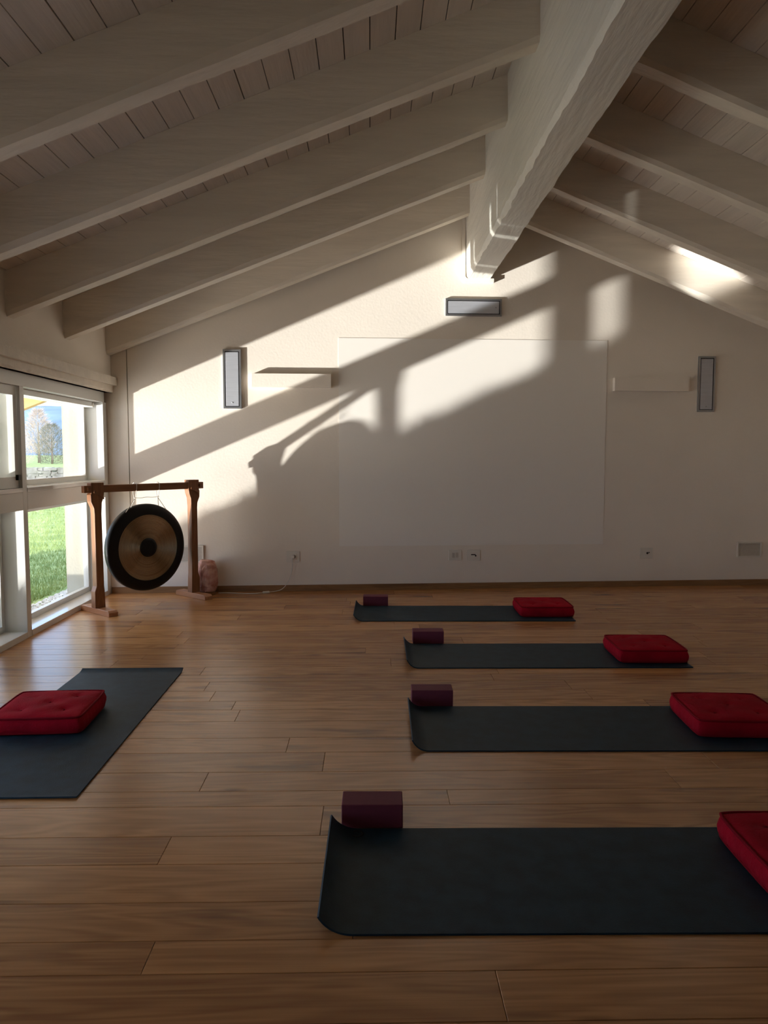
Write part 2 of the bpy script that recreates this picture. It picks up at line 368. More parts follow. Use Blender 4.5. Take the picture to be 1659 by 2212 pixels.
# ridge beam: hewn timber with wandering arrises
v = []; f = []; n = 150; NR = 8
y0, y1 = YB, wy(BX0) + 0.02
for i in range(n + 1):
    yy = y0 + (y1 - y0) * i / n
    nz = lambda s, fr: noise.noise((yy * fr, s, 0))
    cl = 0.030 + 0.018 * nz(1, 2.3) + 0.018 * nz(3, 8.0) + 0.012 * nz(4, 21)
    crr = 0.012 + 0.018 * max(0, nz(11, 1.7)) + 0.008 * max(0, nz(13, 7.0))
    xr = BX1 + 0.004 - 0.034 * abs(nz(21, 1.6)) - 0.016 * abs(nz(23, 5)); xl = BX0 + 0.006 * nz(31, 1.5)
    b = BZ + 0.006 * nz(41, 1.2)
    # slight lean of the window-side face: the beam is wider above
    ring = [(xl - 0.02, 4.0), (xl - 0.004, b + cl + 0.05), (xl, b + cl), (xl + cl * 0.8, b), (xr - crr, b), (xr, b + crr * 1.6), (xr + 0.004, b + 0.3), (xr, 4.0)]
    v += [(xx, yy, zz) for xx, zz in ring]
for i in range(n):
    for k in range(NR): f.append((i * NR + k, i * NR + (k + 1) % NR, (i + 1) * NR + (k + 1) % NR, (i + 1) * NR + k))
f.append(tuple(range(NR))); f.append(tuple(n * NR + k for k in range(NR))[::-1])
fromdata('ridge_beam', v, f, 'ridge', ceiling)['label'] = 'massive hewn ridge beam painted white'
# moulding round the end of the beam, on the far wall
ya, yb = wy(1.07) - 0.035, wy(1.07) + 0.01
prism('beam_collar', [(BX0 - 0.045, 3.75), (BX0 - 0.045, BZ - 0.005), (BX0 - 0.015, BZ - 0.035), (BX1 + 0.02, BZ - 0.035), (BX1 + 0.02, BZ + 0.0), (BX0 + 0.005, BZ + 0.0), (BX0 - 0.015, BZ + 0.02), (BX0 - 0.015, 3.75)], ya, yb, 'y', 'plaster', ceiling)
# eaves outside: larch soffit boards and verge rafter
for k in range(7):
    xa = XO - 0.02 - k * 0.143
    prism('soffit_board', [(xa, zl(xa) + RH - 0.12), (xa - 0.138, zl(xa - 0.138) + RH - 0.12), (xa - 0.138, zl(xa - 0.138) + RH - 0.10), (xa, zl(xa) + RH - 0.10)], YB, 8.25, 'y', 'larch', ceiling)
prism('verge_rafter', [(XO, zl(XO)), (EX, zl(EX)), (EX, zl(EX) + RH), (XO, zl(XO) + RH)], 8.15, 8.25, 'y', 'larch', ceiling)
prism('eaves_cover', [(XO - 0.01, zl(XO) + RH - 0.09), (EX, zl(EX) + RH - 0.09), (EX, zl(EX) + RH + 0.1), (XO - 0.01, zl(XO) + RH + 0.1)], YB, 8.25, 'y', 'larch', ceiling)

# ------------------------------------------------------------------ walls
def wallpt(x, off): return (x - WM * off * 0, wy(x) + off)
XS = -2.325  # groove beside the corner post
poly = [(XS, -0.1), (XR, -0.1), (XR, dr(XR) + 0.02), (BX1, dr(BX1) + 0.02), (BX0, dl(BX0) + 0.02), (XS, dl(XS) + 0.02)]
def gable(name, poly, off0, off1, m):
    n = len(poly); v = [(p[0], wy(p[0]) + off0, p[1]) for p in poly] + [(p[0], wy(p[0]) + off1, p[1]) for p in poly]
    f = [tuple(range(n)), tuple(range(n, 2 * n))[::-1]] + [(i, (i + 1) % n, n + (i + 1) % n, n + i) for i in range(n)]
    return fromdata(name, v, f, m)
wall_back = struct(gable('wall_back', poly, 0.0, 0.3, 'plaster')); wall_back['label'] = 'off-white plaster gable wall'
cp = gable('corner_post', [(XO, -0.1), (XS - 0.009, -0.1), (XS - 0.009, dl(XS) + 0.02), (XO, dl(XO) + 0.02)], 0.002, 0.3, 'plaster'); cp.parent = wall_back
gable('groove_back', [(XS - 0.02, -0.1), (XS + 0.01, -0.1), (XS + 0.01, dl(XS) + 0.02), (XS - 0.02, dl(XS) + 0.02)], 0.04, 0.05, 'gap').parent = wall_back
# window wall: lintel, blind part towards the camera
Y1A, Y1B = 5.64, 7.285      # bay 1 clear opening
Y2A, Y2B = 4.42, 5.57       # bay 2
Y3A, Y3B = 2.90, 4.32      # bay 3, added out of view
Y4A, Y4B = 1.35, 2.80      # bay 4, added out of view
Y5A, Y5B = -0.20, 1.25     # bay 5, added out of view
JY = 7.385
wall_left = struct(boxes('wall_left', [(XO, XL, YB, Y5A - 0.1, -0.12, 1.94)], 'plaster')); wall_left['label'] = 'off-white plaster wall above the windows'
prism('lintel_wall', [(XO, 1.94), (XL, 1.94), (XL, dl(XL) + 0.02), (XO, dl(XO) + 0.02)], YB, wy(XL) - 0.001, 'y', 'plaster', wall_left)
box('outer_blocker', (-3.12, -2.76, 4.80, 5.25, -0.12, 1.94), 'ext', wall_left)  # unseen block added to limit the glint through the second bay
box('outer_reveal', (-2.915, XG - 0.02, 7.275, wy(XO), -0.12, 1.94), 'ext', wall_left)
wall_right = struct(box('wall_right', (XR, XR + 0.25, YB, wy(XR) + 0.2, -0.12, dr(XR) + 0.1), 'plaster'))
wall_right['label'] = 'off-white plaster wall'
n6 = [(XO, -0.12), (XR + 0.2, -0.12), (XR + 0.2, dr(XR + 0.2)), (BX1, dr(BX1) + 0.02), (BX0, dl(BX0) + 0.02), (XO, dl(XO))]
wall_front = struct(prism('wall_front', n6, YB - 0.25, YB, 'y', 'plaster')); wall_front['label'] = 'off-white plaster gable wall opposite the gong'

# ------------------------------------------------------------------ window trim and windows
trim = struct(boxes('trim_1', [(XL - 0.02, -2.425, 3.0, wy(-2.43) - 0.003, 2.007, 2.083)], 'paint'))
trim['label'] = 'white timber rail above the windows'
v = []; f = []; n = 90
for i in range(n + 1):
    yy = 3.0 + (wy(-2.47) - 0.003 - 3.0) * i / n
    a = 0.018 + 0.012 * noise.noise((yy * 4, 1, 3)) + 0.008 * noise.noise((yy * 13, 2, 3)); xf = -2.462
    ring = [(XF - 0.02, 2.0065), (xf, 2.0065), (xf, 1.94 + abs(a)), (xf - abs(a), 1.94), (XF - 0.02, 1.94)]
    v += [(x, yy, z) for x, z in ring]
for i in range(n):
    for k in range(5): f.append((i * 5 + k, i * 5 + (k + 1) % 5, (i + 1) * 5 + (k + 1) % 5, (i + 1) * 5 + k))
f.append((0, 1, 2, 3, 4)); f.append(tuple(n * 5 + k for k in (4, 3, 2, 1, 0)))
fromdata('rail_lip', v, f, 'paint', trim)

def window(name, ya, yb, label):
    w = struct(boxes(name, [(XG - 0.02, XF, ya - 0.035, yb + 0.035, 1.845, 1.94)], 'frame'), label)   # head
    box('transom', (XG - 0.02, XF, ya, yb, 0.945, 1.075), 'frame', w, 0.002)
    box('transom_ledge', (XG - 0.01, XF + 0.004, ya, yb, 1.0755, 1.108), 'sill', w, 0.003)
    box('window_sill', (XG - 0.02, XF + 0.002, ya, yb, -0.02, 0.045), 'sill', w, 0.003)
    for z0, z1 in ((0.046, 0.944), (1.109, 1.844)):
        b = 0.045; x0, x1 = XG - 0.02, XG + 0.025
        boxes('sash', [(x0, x1, ya, ya + b, z0, z1), (x0, x1, yb - b, yb, z0, z1), (x0, x1, ya + b, yb - b, z0, z0 + b), (x0, x1, ya + b, yb - b, z1 - b, z1)], 'frame', w)
        fromdata('pane', [(XG, ya + b - 0.004, z0 + b - 0.004), (XG, yb - b + 0.004, z0 + b - 0.004), (XG, yb - b + 0.004, z1 - b + 0.004), (XG, ya + b - 0.004, z1 - b + 0.004)], [(0, 1, 2, 3)], 'glass', w)
    return w
w1 = window('window_1', Y1A, Y1B, 'full-height window beside the gong, looking onto the lawn')
box('jamb', (XG - 0.02, XF, Y1B, JY - 0.007, -0.02, 1.845), 'frame', w1, 0.002)
box('mullion', (XG - 0.02, XF, Y2B, Y1A, -0.02, 1.845), 'frame', w1, 0.002)
box('blind_box', (XG + 0.03, XG + 0.11, Y1A + 0.02, Y1B - 0.06, 1.80, 1.844), 'frame', w1, 0.004)
box('blind_bracket', (XG + 0.03, XG + 0.115, Y1B - 0.055, Y1B - 0.02, 1.795, 1.835), 'white', w1, 0.004)
w2 = window('window_2', Y2A, Y2B, 'full-height window with an inner opening sash')
box('jamb', (XG - 0.02, XF, Y2A - 0.1, Y2A, -0.02, 1.845), 'frame', w2, 0.002)
isash = boxes('inner_sash', [(-2.60, -2.555, Y2A + 0.01, Y2B - 0.01, 1.11, 1.19), (-2.60, -2.555, Y2A + 0.01, Y2B - 0.01, 1.775, 1.842),
                             (-2.60, -2.555, Y2A + 0.01, Y2A + 0.07, 1.19, 1.775), (-2.60, -2.555, Y2B - 0.055, Y2B - 0.01, 1.19, 1.775)], 'frame', w2)
fromdata('pane', [(-2.577, Y2A + 0.06, 1.18), (-2.577, Y2B - 0.05, 1.18), (-2.577, Y2B - 0.05, 1.78), (-2.577, Y2A + 0.06, 1.78)], [(0, 1, 2, 3)], 'glass', w2)
box('sash_latch', (-2.556, -2.535, Y2B - 0.05, Y2B - 0.015, 1.165, 1.205), 'black', isash, 0.004)
for nm, a, b, lb in (('added_window_3', Y3A, Y3B, 'added full-height window beside the lengthwise mat'), ('added_window_4', Y4A, Y4B, 'added full-height window, second from the end opposite the gong'), ('added_window_5', Y5A, Y5B, 'added full-height window at the end opposite the gong')):  # windows added out of view to let in more light
    ww = window(nm, a, b, lb)
    box('jamb', (XG - 0.02, XF, a - 0.1, a, -0.02, 1.845), 'frame', ww, 0.002)
for k in range(9):
    z = 1.13 + k * 0.08
    box('blocker_slat', (XO + 0.02, XO + 0.035, Y2A, 4.80, z, z + 0.076), 'blocker', w2)  # unseen slats added to stop the glint at the upper pane

# skirting board on the far wall
def strip_on_wall(name, xa, xb, z0, z1, t, m):
    v = []
    for z in (z0, z1):
        for x, o in ((xa, -0.0005), (xb, -0.0005), (xb, -t), (xa, -t)): v.append((x, wy(x) + o, z))
    return fromdata(name, v, [(0, 1, 2, 3), (7, 6, 5, 4), (0, 4, 5, 1), (1, 5, 6, 2), (2, 6, 7, 3), (3, 7, 4, 0)], m)
bb = struct(strip_on_wall('baseboard_back', -2.52, XR, 0.0005, 0.060, 0.014, 'skirt')); bb['label'] = 'low oak skirting board'

# ------------------------------------------------------------------ things on the far wall (local x along the wall, -y into the room)
def onwall(name, x, z, label, cat, group=None, off=0.0):
    e = empty(name, (x, wy(x) - off, z), WANG); return tag(e, label, cat, group)
tag(box('projection_screen', (-1.341, 1.341, -0.004, -0.0005, -1.021, 1.021), 'screen', loc=(1.0300, wy(1.03), 1.463), rot=(0, 0, WANG)),
    'large smooth white projection rectangle on the plaster gable wall', 'projection screen')
def steel_light(x, z, wd, ht, dot, label):
    e = onwall('recessed_wall_light', x, z, label, 'wall light', 'steel framed wall lights')
    a, b = wd / 2, ht / 2; t = 0.018; p = 0.022
    boxes('bezel', [(-a, a, -p, -0.001, b - t, b), (-a, a, -p, -0.001, -b, -b + t), (-a, -a + t, -p, -0.001, -b + t, b - t), (a - t, a, -p, -0.001, -b + t, b - t)], 'steel', e)
    box('shadow_gap', (-a + t, a - t, -0.006, -0.001, -b + t, b - t), 'black', e)
    fp = box('face_plate', (-a + t + 0.007, a - t - 0.007, -0.020, -0.006, -b + t + 0.007, b - t - 0.007), 'steelface', e, 0.002)
    dx, dz = dot
    lathe('screw', [(0.0001, 0.0), (0.006, 0.0), (0.006, -0.0025), (0.0001, -0.0025)], 'steel', fp, 16, (dx, -0.0205, dz), (R(-90), 0, 0))
steel_light(-1.334, 2.077, 0.172, 0.565, (0.0, -0.225), 'upright steel-framed wall light between the window and a white sconce')
steel_light(1.015, 2.790, 0.556, 0.168, (0.22, 0.0), 'horizontal steel-framed wall light under the ridge beam')
steel_light(3.399, 2.060, 0.175, 0.556, (0.0, -0.225), 'upright steel-framed wall light touching the end of a white sconce')
def sconce(x, z, label):
    e = onwall('wall_sconce', x, z, label, 'wall lamp', 'white box sconces')
    a, b, p = 0.381, 0.065, 0.058
    boxes('shade', [(-a, a, -p, -p + 0.006, -b, b), (-a, -a + 0.006, -p + 0.006, -0.001, -b, b), (a - 0.006, a, -p + 0.006, -0.001, -b, b)], 'plaster', e)
    box('diffuser', (-a + 0.006, a - 0.006, -p + 0.006, -0.001, -b, -b + 0.005), 'white', e)
    box('diffuser', (-a + 0.006, a - 0.006, -p + 0.006, -0.001, b - 0.012, b - 0.007), 'white', e)
    box('back_plate', (-a + 0.02, a - 0.02, -0.012, -0.001, -b + 0.010, b - 0.016), 'white', e)
    box('lamp_bar', (-a + 0.05, a - 0.05, -0.038, -0.012, -0.015, 0.015), 'white', e, 0.004)
sconce(-0.764, 2.064, 'long white plaster box sconce beside the sunlit upright steel light')
sconce(2.815, 2.050, 'long white plaster box sconce butting against a dark upright steel light')
def outlet(x, z, label, kind):
    e = onwall('wall_socket', x, z, label, 'socket', 'white wall socket plates')
    box('plate', (-0.066, 0.066, -0.010, -0.001, -0.054, 0.054), 'white', e, 0.003)
    ins = box('insert', (-0.040, 0.040, -0.0125, -0.010, -0.030, 0.030), 'white', e, 0.001)
    def hole(px, pz, r=0.010): lathe('socket_hole', [(0.0001, 0.0), (r, 0.0), (r, -0.001), (0.0001, -0.001)], 'gap', ins, 14, (px, -0.0126, pz), (R(-90), 0, 0))
    if kind == 'schuko': lathe('socket_well', [(0.0001, 0.002), (0.020, 0.002), (0.020, -0.0015), (0.0001, -0.0015)], 'grille', ins, 24, (0.008, -0.0125, 0), (R(-90), 0, 0)); hole(0.003, 0.0, 0.004); hole(0.013, 0.0, 0.004)
    if kind == 'switch':
        for sx in (-0.018, 0.018): box('rocker_key', (sx - 0.012, sx + 0.012, -0.015, -0.0125, -0.024, 0.024), 'grille', ins, 0.001)
    if kind == 'data': box('port', (-0.028, 0.018, -0.0135, -0.0125, 0.000, 0.010), 'gap', ins); box('port', (0.012, 0.026, -0.0135, -0.0125, -0.014, 0.003), 'gap', ins)
    if kind == 'tv': hole(0.008, 0.0, 0.011); hole(0.026, 0.006, 0.006)
outlet(-0.767, 0.344, 'white wall socket with the salt lamp cord plugged in', 'schuko')
outlet(0.849, 0.343, 'white twin-key wall plate beside a data plate below the projection rectangle', 'switch')
outlet(1.039, 0.341, 'white data socket plate with dark ports below the projection rectangle', 'data')
outlet(2.824, 0.345, 'lone white wall socket with a round dark hole near the vent grille', 'tv')
def vent(x, z, a, b, label):
    e = onwall('vent_grille', x, z, label, 'vent', 'square wall vents')
    t = 0.014; p = 0.016
    boxes('grille_frame', [(-a, a, -p, -0.001, b - t, b), (-a, a, -p, -0.001, -b, -b + t), (-a, -a + t, -p, -0.001, -b + t, b - t), (a - t, a, -p, -0.001, -b + t, b - t)], 'white', e)
    box('mesh_panel', (-a + t, a - t, -0.007, -0.001, -b + t, b - t), 'grille', e)
vent(-1.770, 0.379, 0.133, 0.084, 'white wall vent half hidden behind the gong stand')
vent(3.915, 0.371, 0.130, 0.080, 'white framed wall vent with grey mesh in the dark end of the gable wall')

# ------------------------------------------------------------------ gong and stand
PL, PR_ = Vector((-2.320, 6.450, 0)), Vector((-1.680, 7.170, 0))
ctr = (PL + PR_) / 2; dv = PR_ - PL; half = dv.length / 2; ang = math.atan2(dv.y, dv.x)
st = empty('gong_stand', ctr, ang); tag(st, 'brown wooden gong stand with two shaped posts and a crossbar', 'gong stand')
def post(s):
    # profile seen from the front, mirrored so that the cut-outs face outwards
    prof = [(-0.050, 0.0495), (-0.050, 0.19), (-0.034, 0.235), (-0.034, 0.62), (-0.034, 0.85), (-0.038, 0.90), (-0.062, 0.955), (-0.064, 1.015), (-0.058, 1.02),
            (-0.058, 1.115), (0.058, 1.115), (0.058, 1.02), (0.052, 0.985), (0.036, 0.945), (0.030, 0.85), (0.034, 0.45), (0.036, 0.235), (0.040, 0.19), (0.044, 0.0495)]
    if s > 0: prof = [(-a, b) for a, b in prof][::-1]
    prism('post', prof, -0.034, 0.034, 'y', 'stand', st, (s * half, 0, 0), bev=0.004)
    prism('foot', [(-0.235, 0.0), (-0.235, 0.034), (-0.215, 0.0495), (0.215, 0.0495), (0.235, 0.034), (0.235, 0.0)], -0.042, 0.042, 'x', 'foot', st, (s * half, 0, 0), bev=0.004)
    prism('bracket', [(-0.040, 0.0), (0.030, -0.030), (0.050, -0.060), (0.052, -0.045), (0.034, -0.012), (-0.036, 0.018)], -0.046, -0.0345, 'y', 'stand', st, (s * half, 0, 1.03), bev=0.002)
post(-1); post(1)
cb = box('crossbar', (-half - 0.115, half + 0.115, -0.024, 0.024, 1.030, 1.092), 'standx', st, 0.004)
for s in (-1, 1): box('peg', (-0.012, 0.012, -0.038, 0.038, 1.045, 1.077), 'standx', cb, 0.003, (s * (half + 0.075), 0, 0))
gz = 0.520; RG = 0.392
gloc = ctr + Vector((math.sin(ang), -math.cos(ang), 0)) * 0.0
g = empty('gong', (gloc.x, gloc.y, gz), ang); tag(g, 'big round bronze gong with black rim and black centre boss', 'gong')
rx = (R(90), 0, 0)   # disc axis along local y, front towards -y
lathe('gong_face', [(0.080, 0.012), (0.12, 0.0145), (0.18, 0.016), (0.25, 0.0165), (0.297, 0.016)], 'bronze', g, 96, (0, 0, 0), rx)
lathe('gong_boss', [(0.0001, 0.0150), (0.03, 0.0149), (0.06, 0.0146), (0.0855, 0.0140), (0.0860, 0.008)], 'black', g, 64, (0, 0, 0), rx)
lathe('gong_rim', [(0.296, 0.0165), (0.320, 0.016), (0.355, 0.011), (0.380, 0.001), (0.390, -0.008), (RG, -0.020), (RG - 0.002, -0.055), (RG - 0.006, -0.055), (RG - 0.006, -0.016), (0.37, -0.005), (0.0001, 0.004)], 'black', g, 96, (0, 0, 0), rx)
for s in (-1, 1):
    a = R(90 + s * -22); px, pz = math.cos(a) * (RG - 0.01), math.sin(a) * (RG - 0.01)
    tube('hanging_cord', spline([(px, 0.03, pz), (px * 0.93, 0.022, pz + 0.035), (s * 0.118, 0.0, 0.435), (s * 0.114, -0.028, 0.520), (s * 0.114, -0.027, 0.575), (s * 0.114, 0.027, 0.577), (s * 0.114, 0.029, 0.515), (s * 0.119, 0.006, 0.43)], 6), 0.0026, 'cord', g, 6)
    tube('hanging_cord', [(s * 0.118, 0.0, 0.440), (s * 0.205, 0.004, 0.325), (s * 0.217, 0.02, 0.312)], 0.0024, 'cord', g, 6)
tube('tie_cord', spline([(-0.125, -0.004, 0.452), (-0.06, -0.006, 0.447), (0.0, -0.004, 0.452), (0.06, -0.006, 0.448), (0.125, -0.004, 0.453)], 5), 0.0022, 'cord', g, 6)

# ------------------------------------------------------------------ salt lamp, cord
sl = empty('salt_lamp', (-1.580, 7.312, 0)); tag(sl, 'rough pink rock salt lamp standing on the floor behind the gong foot', 'salt lamp')
bm = bmesh.new(); bmesh.ops.create_icosphere(bm, subdivisions=5, radius=1.0)
for q in bm.verts:
    p = q.co.copy(); th = math.atan2(p.y, p.x); r = math.hypot(p.x, p.y) ** 0.36 if p.length else 0
    z = p.z
    sq = (abs(math.cos(th + 0.4)) ** 3.2 + abs(math.sin(th + 0.4)) ** 3.2) ** (-1 / 3.2) * (0.94 + 0.05 * math.cos(3 * th + 1.2))
    nn = 0.10 * noise.noise(p * 1.7 + Vector((3, 1, 2))) + 0.06 * noise.noise(p * 4.2)
    ridge = 0.05 * abs(noise.noise(Vector((p.x * 5, p.y * 5, p.z * 1.4))))
    cell = noise.cell_vector(Vector((p.x * 2.1 + 5, p.y * 2.1, p.z * 2.3)))
    nn += 0.07 * (cell.x - 0.5)
    rad = 0.096 * r * sq * (1 + nn - ridge) * (1.0 - 0.10 * max(0, z))
    q.co = Vector((rad * math.cos(th), rad * math.sin(th), 0.022 + (0.155 + 0.012 * noise.noise(p * 2.5)) * (1 + math.copysign(abs(z) ** 0.75, z))))
frombm('salt_rock', bm, 'salt', sl, smooth=False)
lathe('wooden_base', [(0.0001, 0.0), (0.076, 0.0), (0.078, 0.022), (0.074, 0.030), (0.0001, 0.030)], 'stand', sl, 32)
cd = empty('lamp_cord', (-1.48, 7.36, 0)); tag(cd, 'thin white power cord running from the salt lamp to the wall socket', 'cord')
def rel(p): return (p[0] + 1.48, p[1] - 7.36, p[2])
pts = [(-1.482, 7.345, 0.006), (-1.40, 7.36, 0.004), (-1.28, 7.338, 0.004), (-1.15, 7.322, 0.004), (-1.05, 7.345, 0.006), (-1.00, 7.36, 0.010),
       (-0.93, 7.395, 0.012), (-0.87, 7.425, 0.030), (-0.82, 7.445, 0.085), (-0.79, 7.455, 0.15), (-0.775, 7.458, 0.22), (-0.772, 7.452, 0.30), (-0.770, 7.455, 0.34)]
tube('wire', [rel(p) for p in spline(pts, 6)], 0.0032, 'cord', cd, 7)
box('inline_switch', (-0.034, 0.034, -0.011, 0.011, 0.0, 0.019), 'white', cd, 0.005, rel((-1.02, 7.352, 0.0005)), (0, 0, R(24)))
box('plug', (-0.016, 0.016, -0.022, 0.0, -0.014, 0.014), 'white', cd, 0.004, rel((-0.768, wy(-0.768) - 0.0145, 0.344)), (0, 0, WANG))

# ------------------------------------------------------------------ mats
def mat_profile(name, L, Wd, c0, h0, c1, h1, T=0.006):
    """strip of length L along x, width Wd along y; end 0 curls up over length c0 to height h0, end 1 likewise"""
    xs = []; n = 60
    for i in range(n + 1): xs.append(L * i / n)
    xs = sorted(set([round(a, 5) for a in xs] + [round(c0 * k / 14, 5) for k in range(15)] + [round(L - c1 * k / 8, 5) for k in range(9)]))
    pts = []
    for x in xs:
        z = 0.0; xx = x
        if x < c0:
            t = 1 - x / c0; z = h0 * t ** 2.0; xx = x + 0.22 * c0 * t ** 2.2
        if x > L - c1:
            t = 1 - (L - x) / c1; z = h1 * t ** 2; xx = x - 0.1 * c1 * t * t
        pts.append((xx, z))
    v = []; f = []; NY = 8
    for i, (x, z) in enumerate(pts):
        a = pts[max(i - 1, 0)]; b = pts[min(i + 1, len(pts) - 1)]
        d = Vector((b[0] - a[0], b[1] - a[1])).normalized(); nx, nz_ = -d.y, d.x
        for k in range(NY + 1): v.append((x + nx * T, Wd * k / NY, z + nz_ * T))
        for k in range(NY + 1): v.append((x, Wd * k / NY, z))
    S2 = 2 * (NY + 1)
    for i in range(len(pts) - 1):
        for k in range(NY):
            f.append((i * S2 + k, i * S2 + k + 1, (i + 1) * S2 + k + 1, (i + 1) * S2 + k))
            q = NY + 1; f.append((i * S2 + q + k, (i + 1) * S2 + q + k, (i + 1) * S2 + q + k + 1, i * S2 + q + k + 1))
        f.append((i * S2, (i + 1) * S2, (i + 1) * S2 + NY + 1, i * S2 + NY + 1))
        f.append((i * S2 + NY, i * S2 + S2 - 1, (i + 1) * S2 + S2 - 1, (i + 1) * S2 + NY))
    for i in (0, len(pts) - 1):
        for k in range(NY): f.append((i * S2 + k, i * S2 + k + 1, i * S2 + NY + 2 + k, i * S2 + NY + 1 + k))
    return v, f
def yoga_mat(x, y, rot, L, Wd, c0, h0, c1, h1, label, group=None):
    v, f = mat_profile('yoga_mat', L, Wd, c0, h0, c1, h1)
    o = fromdata('yoga_mat', v, f, 'mat', None, (x, y, 0.0008), (0, 0, rot)); tag(o, label, 'yoga mat', group); return o
G = 'dark yoga mats laid out on the floor'
yoga_mat(-0.165, 6.075, R(-0.9), 1.835, 0.61, 0.11, 0.055, 0.05, 0.001, 'dark blue yoga mat rolled out closest to the gable wall', G)
yoga_mat(0.205, 4.708, R(-0.6), 1.845, 0.61, 0.10, 0.055, 0.05, 0.001, 'dark blue yoga mat, second out from the gable wall', G)
yoga_mat(0.165, 3.362, R(-0.9), 1.835, 0.61, 0.10, 0.052, 0.05, 0.001, 'dark blue yoga mat, third out from the gable wall', G)
m4 = yoga_mat(-0.180, 2.040, R(-0.6), 1.845, 0.605, 0.13, 0.055, 0.05, 0.001, 'dark blue yoga mat with curled end, fourth out from the gable wall', G)
lathe('printed_emblem', [(0.017, 0.0), (0.017, 0.0006), (0.025, 0.0006), (0.025, 0.0)], 'black', m4, 28, (0.125, 0.565, 0.0068))
# mat across the room, running towards the gable wall
yoga_mat(-1.158, 2.905, R(90.5), 1.795, 0.625, 0.04, 0.003, 0.08, 0.014, 'dark yoga mat lying lengthwise along the window side, turned across the others', G)

# ------------------------------------------------------------------ yoga blocks
def block(x, y, label, hz=0.088):
    o = box('yoga_block', (0, 0.222, 0, 0.115, 0, hz), 'block', None, 0.0035, (x, y, 0.0006), (0, 0, R(-0.8)), seg=3); tag(o, label, 'yoga block', 'maroon foam yoga blocks')
block(-0.066, 6.692, 'maroon foam yoga block behind the mat closest to the gable wall')
block(0.302, 5.342, 'maroon foam yoga block behind the second mat from the gable wall')
block(0.220, 3.985, 'maroon foam yoga block behind the third mat from the gable wall')
block(-0.106, 2.656, 'maroon foam yoga block behind the fourth mat from the gable wall')

# ------------------------------------------------------------------ floor cushions
def cushion(x, y, rot, label, W=0.43, D=0.42, H=0.095, zb=0.0072, seed=1):
    e = empty('floor_cushion', (x, y, zb), rot); tag(e, label, 'cushion', 'red tufted floor cushions')
    N = 26; v = []; f = []; idx = {}
    tufts = [(-0.5, -0.5), (0.5, -0.5), (-0.5, 0.5), (0.5, 0.5), (0, 0)]
    def topz(a, b):
        e_ = (1 - a ** 6) * (1 - b ** 6)
        z = H - 0.012 + 0.022 * (1 - a * a) ** 0.5 * (1 - b * b) ** 0.5
        for tx, ty in tufts:
            r2 = (a - tx) ** 2 + (b - ty) ** 2; z -= 0.009 * math.exp(-r2 / 0.010) + 0.006 * math.exp(-r2 / 0.10)
        z += 0.007 * noise.noise((a * 2.4 + seed, b * 2.4, seed)) * e_
        m = max(abs(a), abs(b))
        if m > 0.8: z += 0.003 * math.sin((a if abs(b) > abs(a) else b) * 30 + seed) * (m - 0.8) / 0.2 * (1 - m) * 8
        return z
    def outline(a, b, bulge):
        # rounded square
        r = 0.90
        px, py = a, b
        m = max(abs(a), abs(b))
        c = min(abs(a), abs(b))
        k = 1 - 0.045 * (c / m) ** 6 if m > 0 else 1
        w = 1 + 0.006 * noise.noise((a * 2.2 + seed, b * 2.2, 3))
        return px * k * w * (W / 2 + bulge * (m ** 8)), py * k * w * (D / 2 + bulge * (m ** 8))
    for i in range(N + 1):
        for j in range(N + 1):
            a, b = -1 + 2 * i / N, -1 + 2 * j / N
            px, py = outline(a, b, 0); idx[(i, j)] = len(v); v.append((px, py, topz(a, b)))
    for i in range(N):
        for j in range(N): f.append((idx[(i, j)], idx[(i + 1, j)], idx[(i + 1, j + 1)], idx[(i, j + 1)]))
    loop = [(i, 0) for i in range(N)] + [(N, j) for j in range(N)] + [(i, N) for i in range(N, 0, -1)] + [(0, j) for j in range(N, 0, -1)]
    prev = [idx[q] for q in loop]; top = []; bot = []
    levels = [(0.80, 0.008), (0.55, 0.013), (0.30, 0.011), (0.10, 0.003), (0.0, -0.006)]
    for lv, bul in levels:
        cur = []
        for kk, (i, j) in enumerate(loop):
            a, b = -1 + 2 * i / N, -1 + 2 * j / N
            px, py = outline(a, b, bul + 0.0022 * math.sin(kk * 2.1 + seed) * math.sin(lv * 3.1)); cur.append(len(v)); v.append((px, py, (H - 0.012) * lv))
        L_ = len(loop)
        for q in range(L_): f.append((prev[q], prev[(q + 1) % L_], cur[(q + 1) % L_], cur[q]))
        prev = cur
    f.append(tuple(prev))
    body = fromdata('cushion_body', v, f, 'velvet', e, smooth=True)
    for zz, bul in ((H - 0.012, 0.003), (0.010, 0.003)):
        ring = []
        for i, j in loop:
            a, b = -1 + 2 * i / N, -1 + 2 * j / N; px, py = outline(a, b, bul); ring.append((px, py, zz + (topz(a, b) - (H - 0.012) if zz > 0.05 else 0)))
        ring.append(ring[0]); tube('piping', ring, 0.0055, 'velvet2', e, 7)
    for tx, ty in tufts:
        px, py = outline(tx, ty, 0)
        lathe('tuft', [(0.0001, 0.004), (0.006, 0.003), (0.008, 0.0), (0.006, -0.003)], 'velvet2', body, 10, (px, py, topz(tx, ty) + 0.001))
cushion(1.470, 6.385, R(-1.0), 'red tufted floor cushion on the mat closest to the gable wall', seed=1)
cushion(1.838, 4.985, R(-2.0), 'red tufted floor cushion on the second mat from the gable wall', seed=2)
cushion(1.790, 3.690, R(-3.5), 'red tufted floor cushion on the third mat from the gable wall', seed=3)
cushion(1.435, 2.355, R(-1.0), 'red tufted floor cushion on the fourth mat from the gable wall', seed=4)
cushion(-1.625, 3.790, R(3.0), 'red tufted floor cushion on the lengthwise mat by the windows', seed=5)

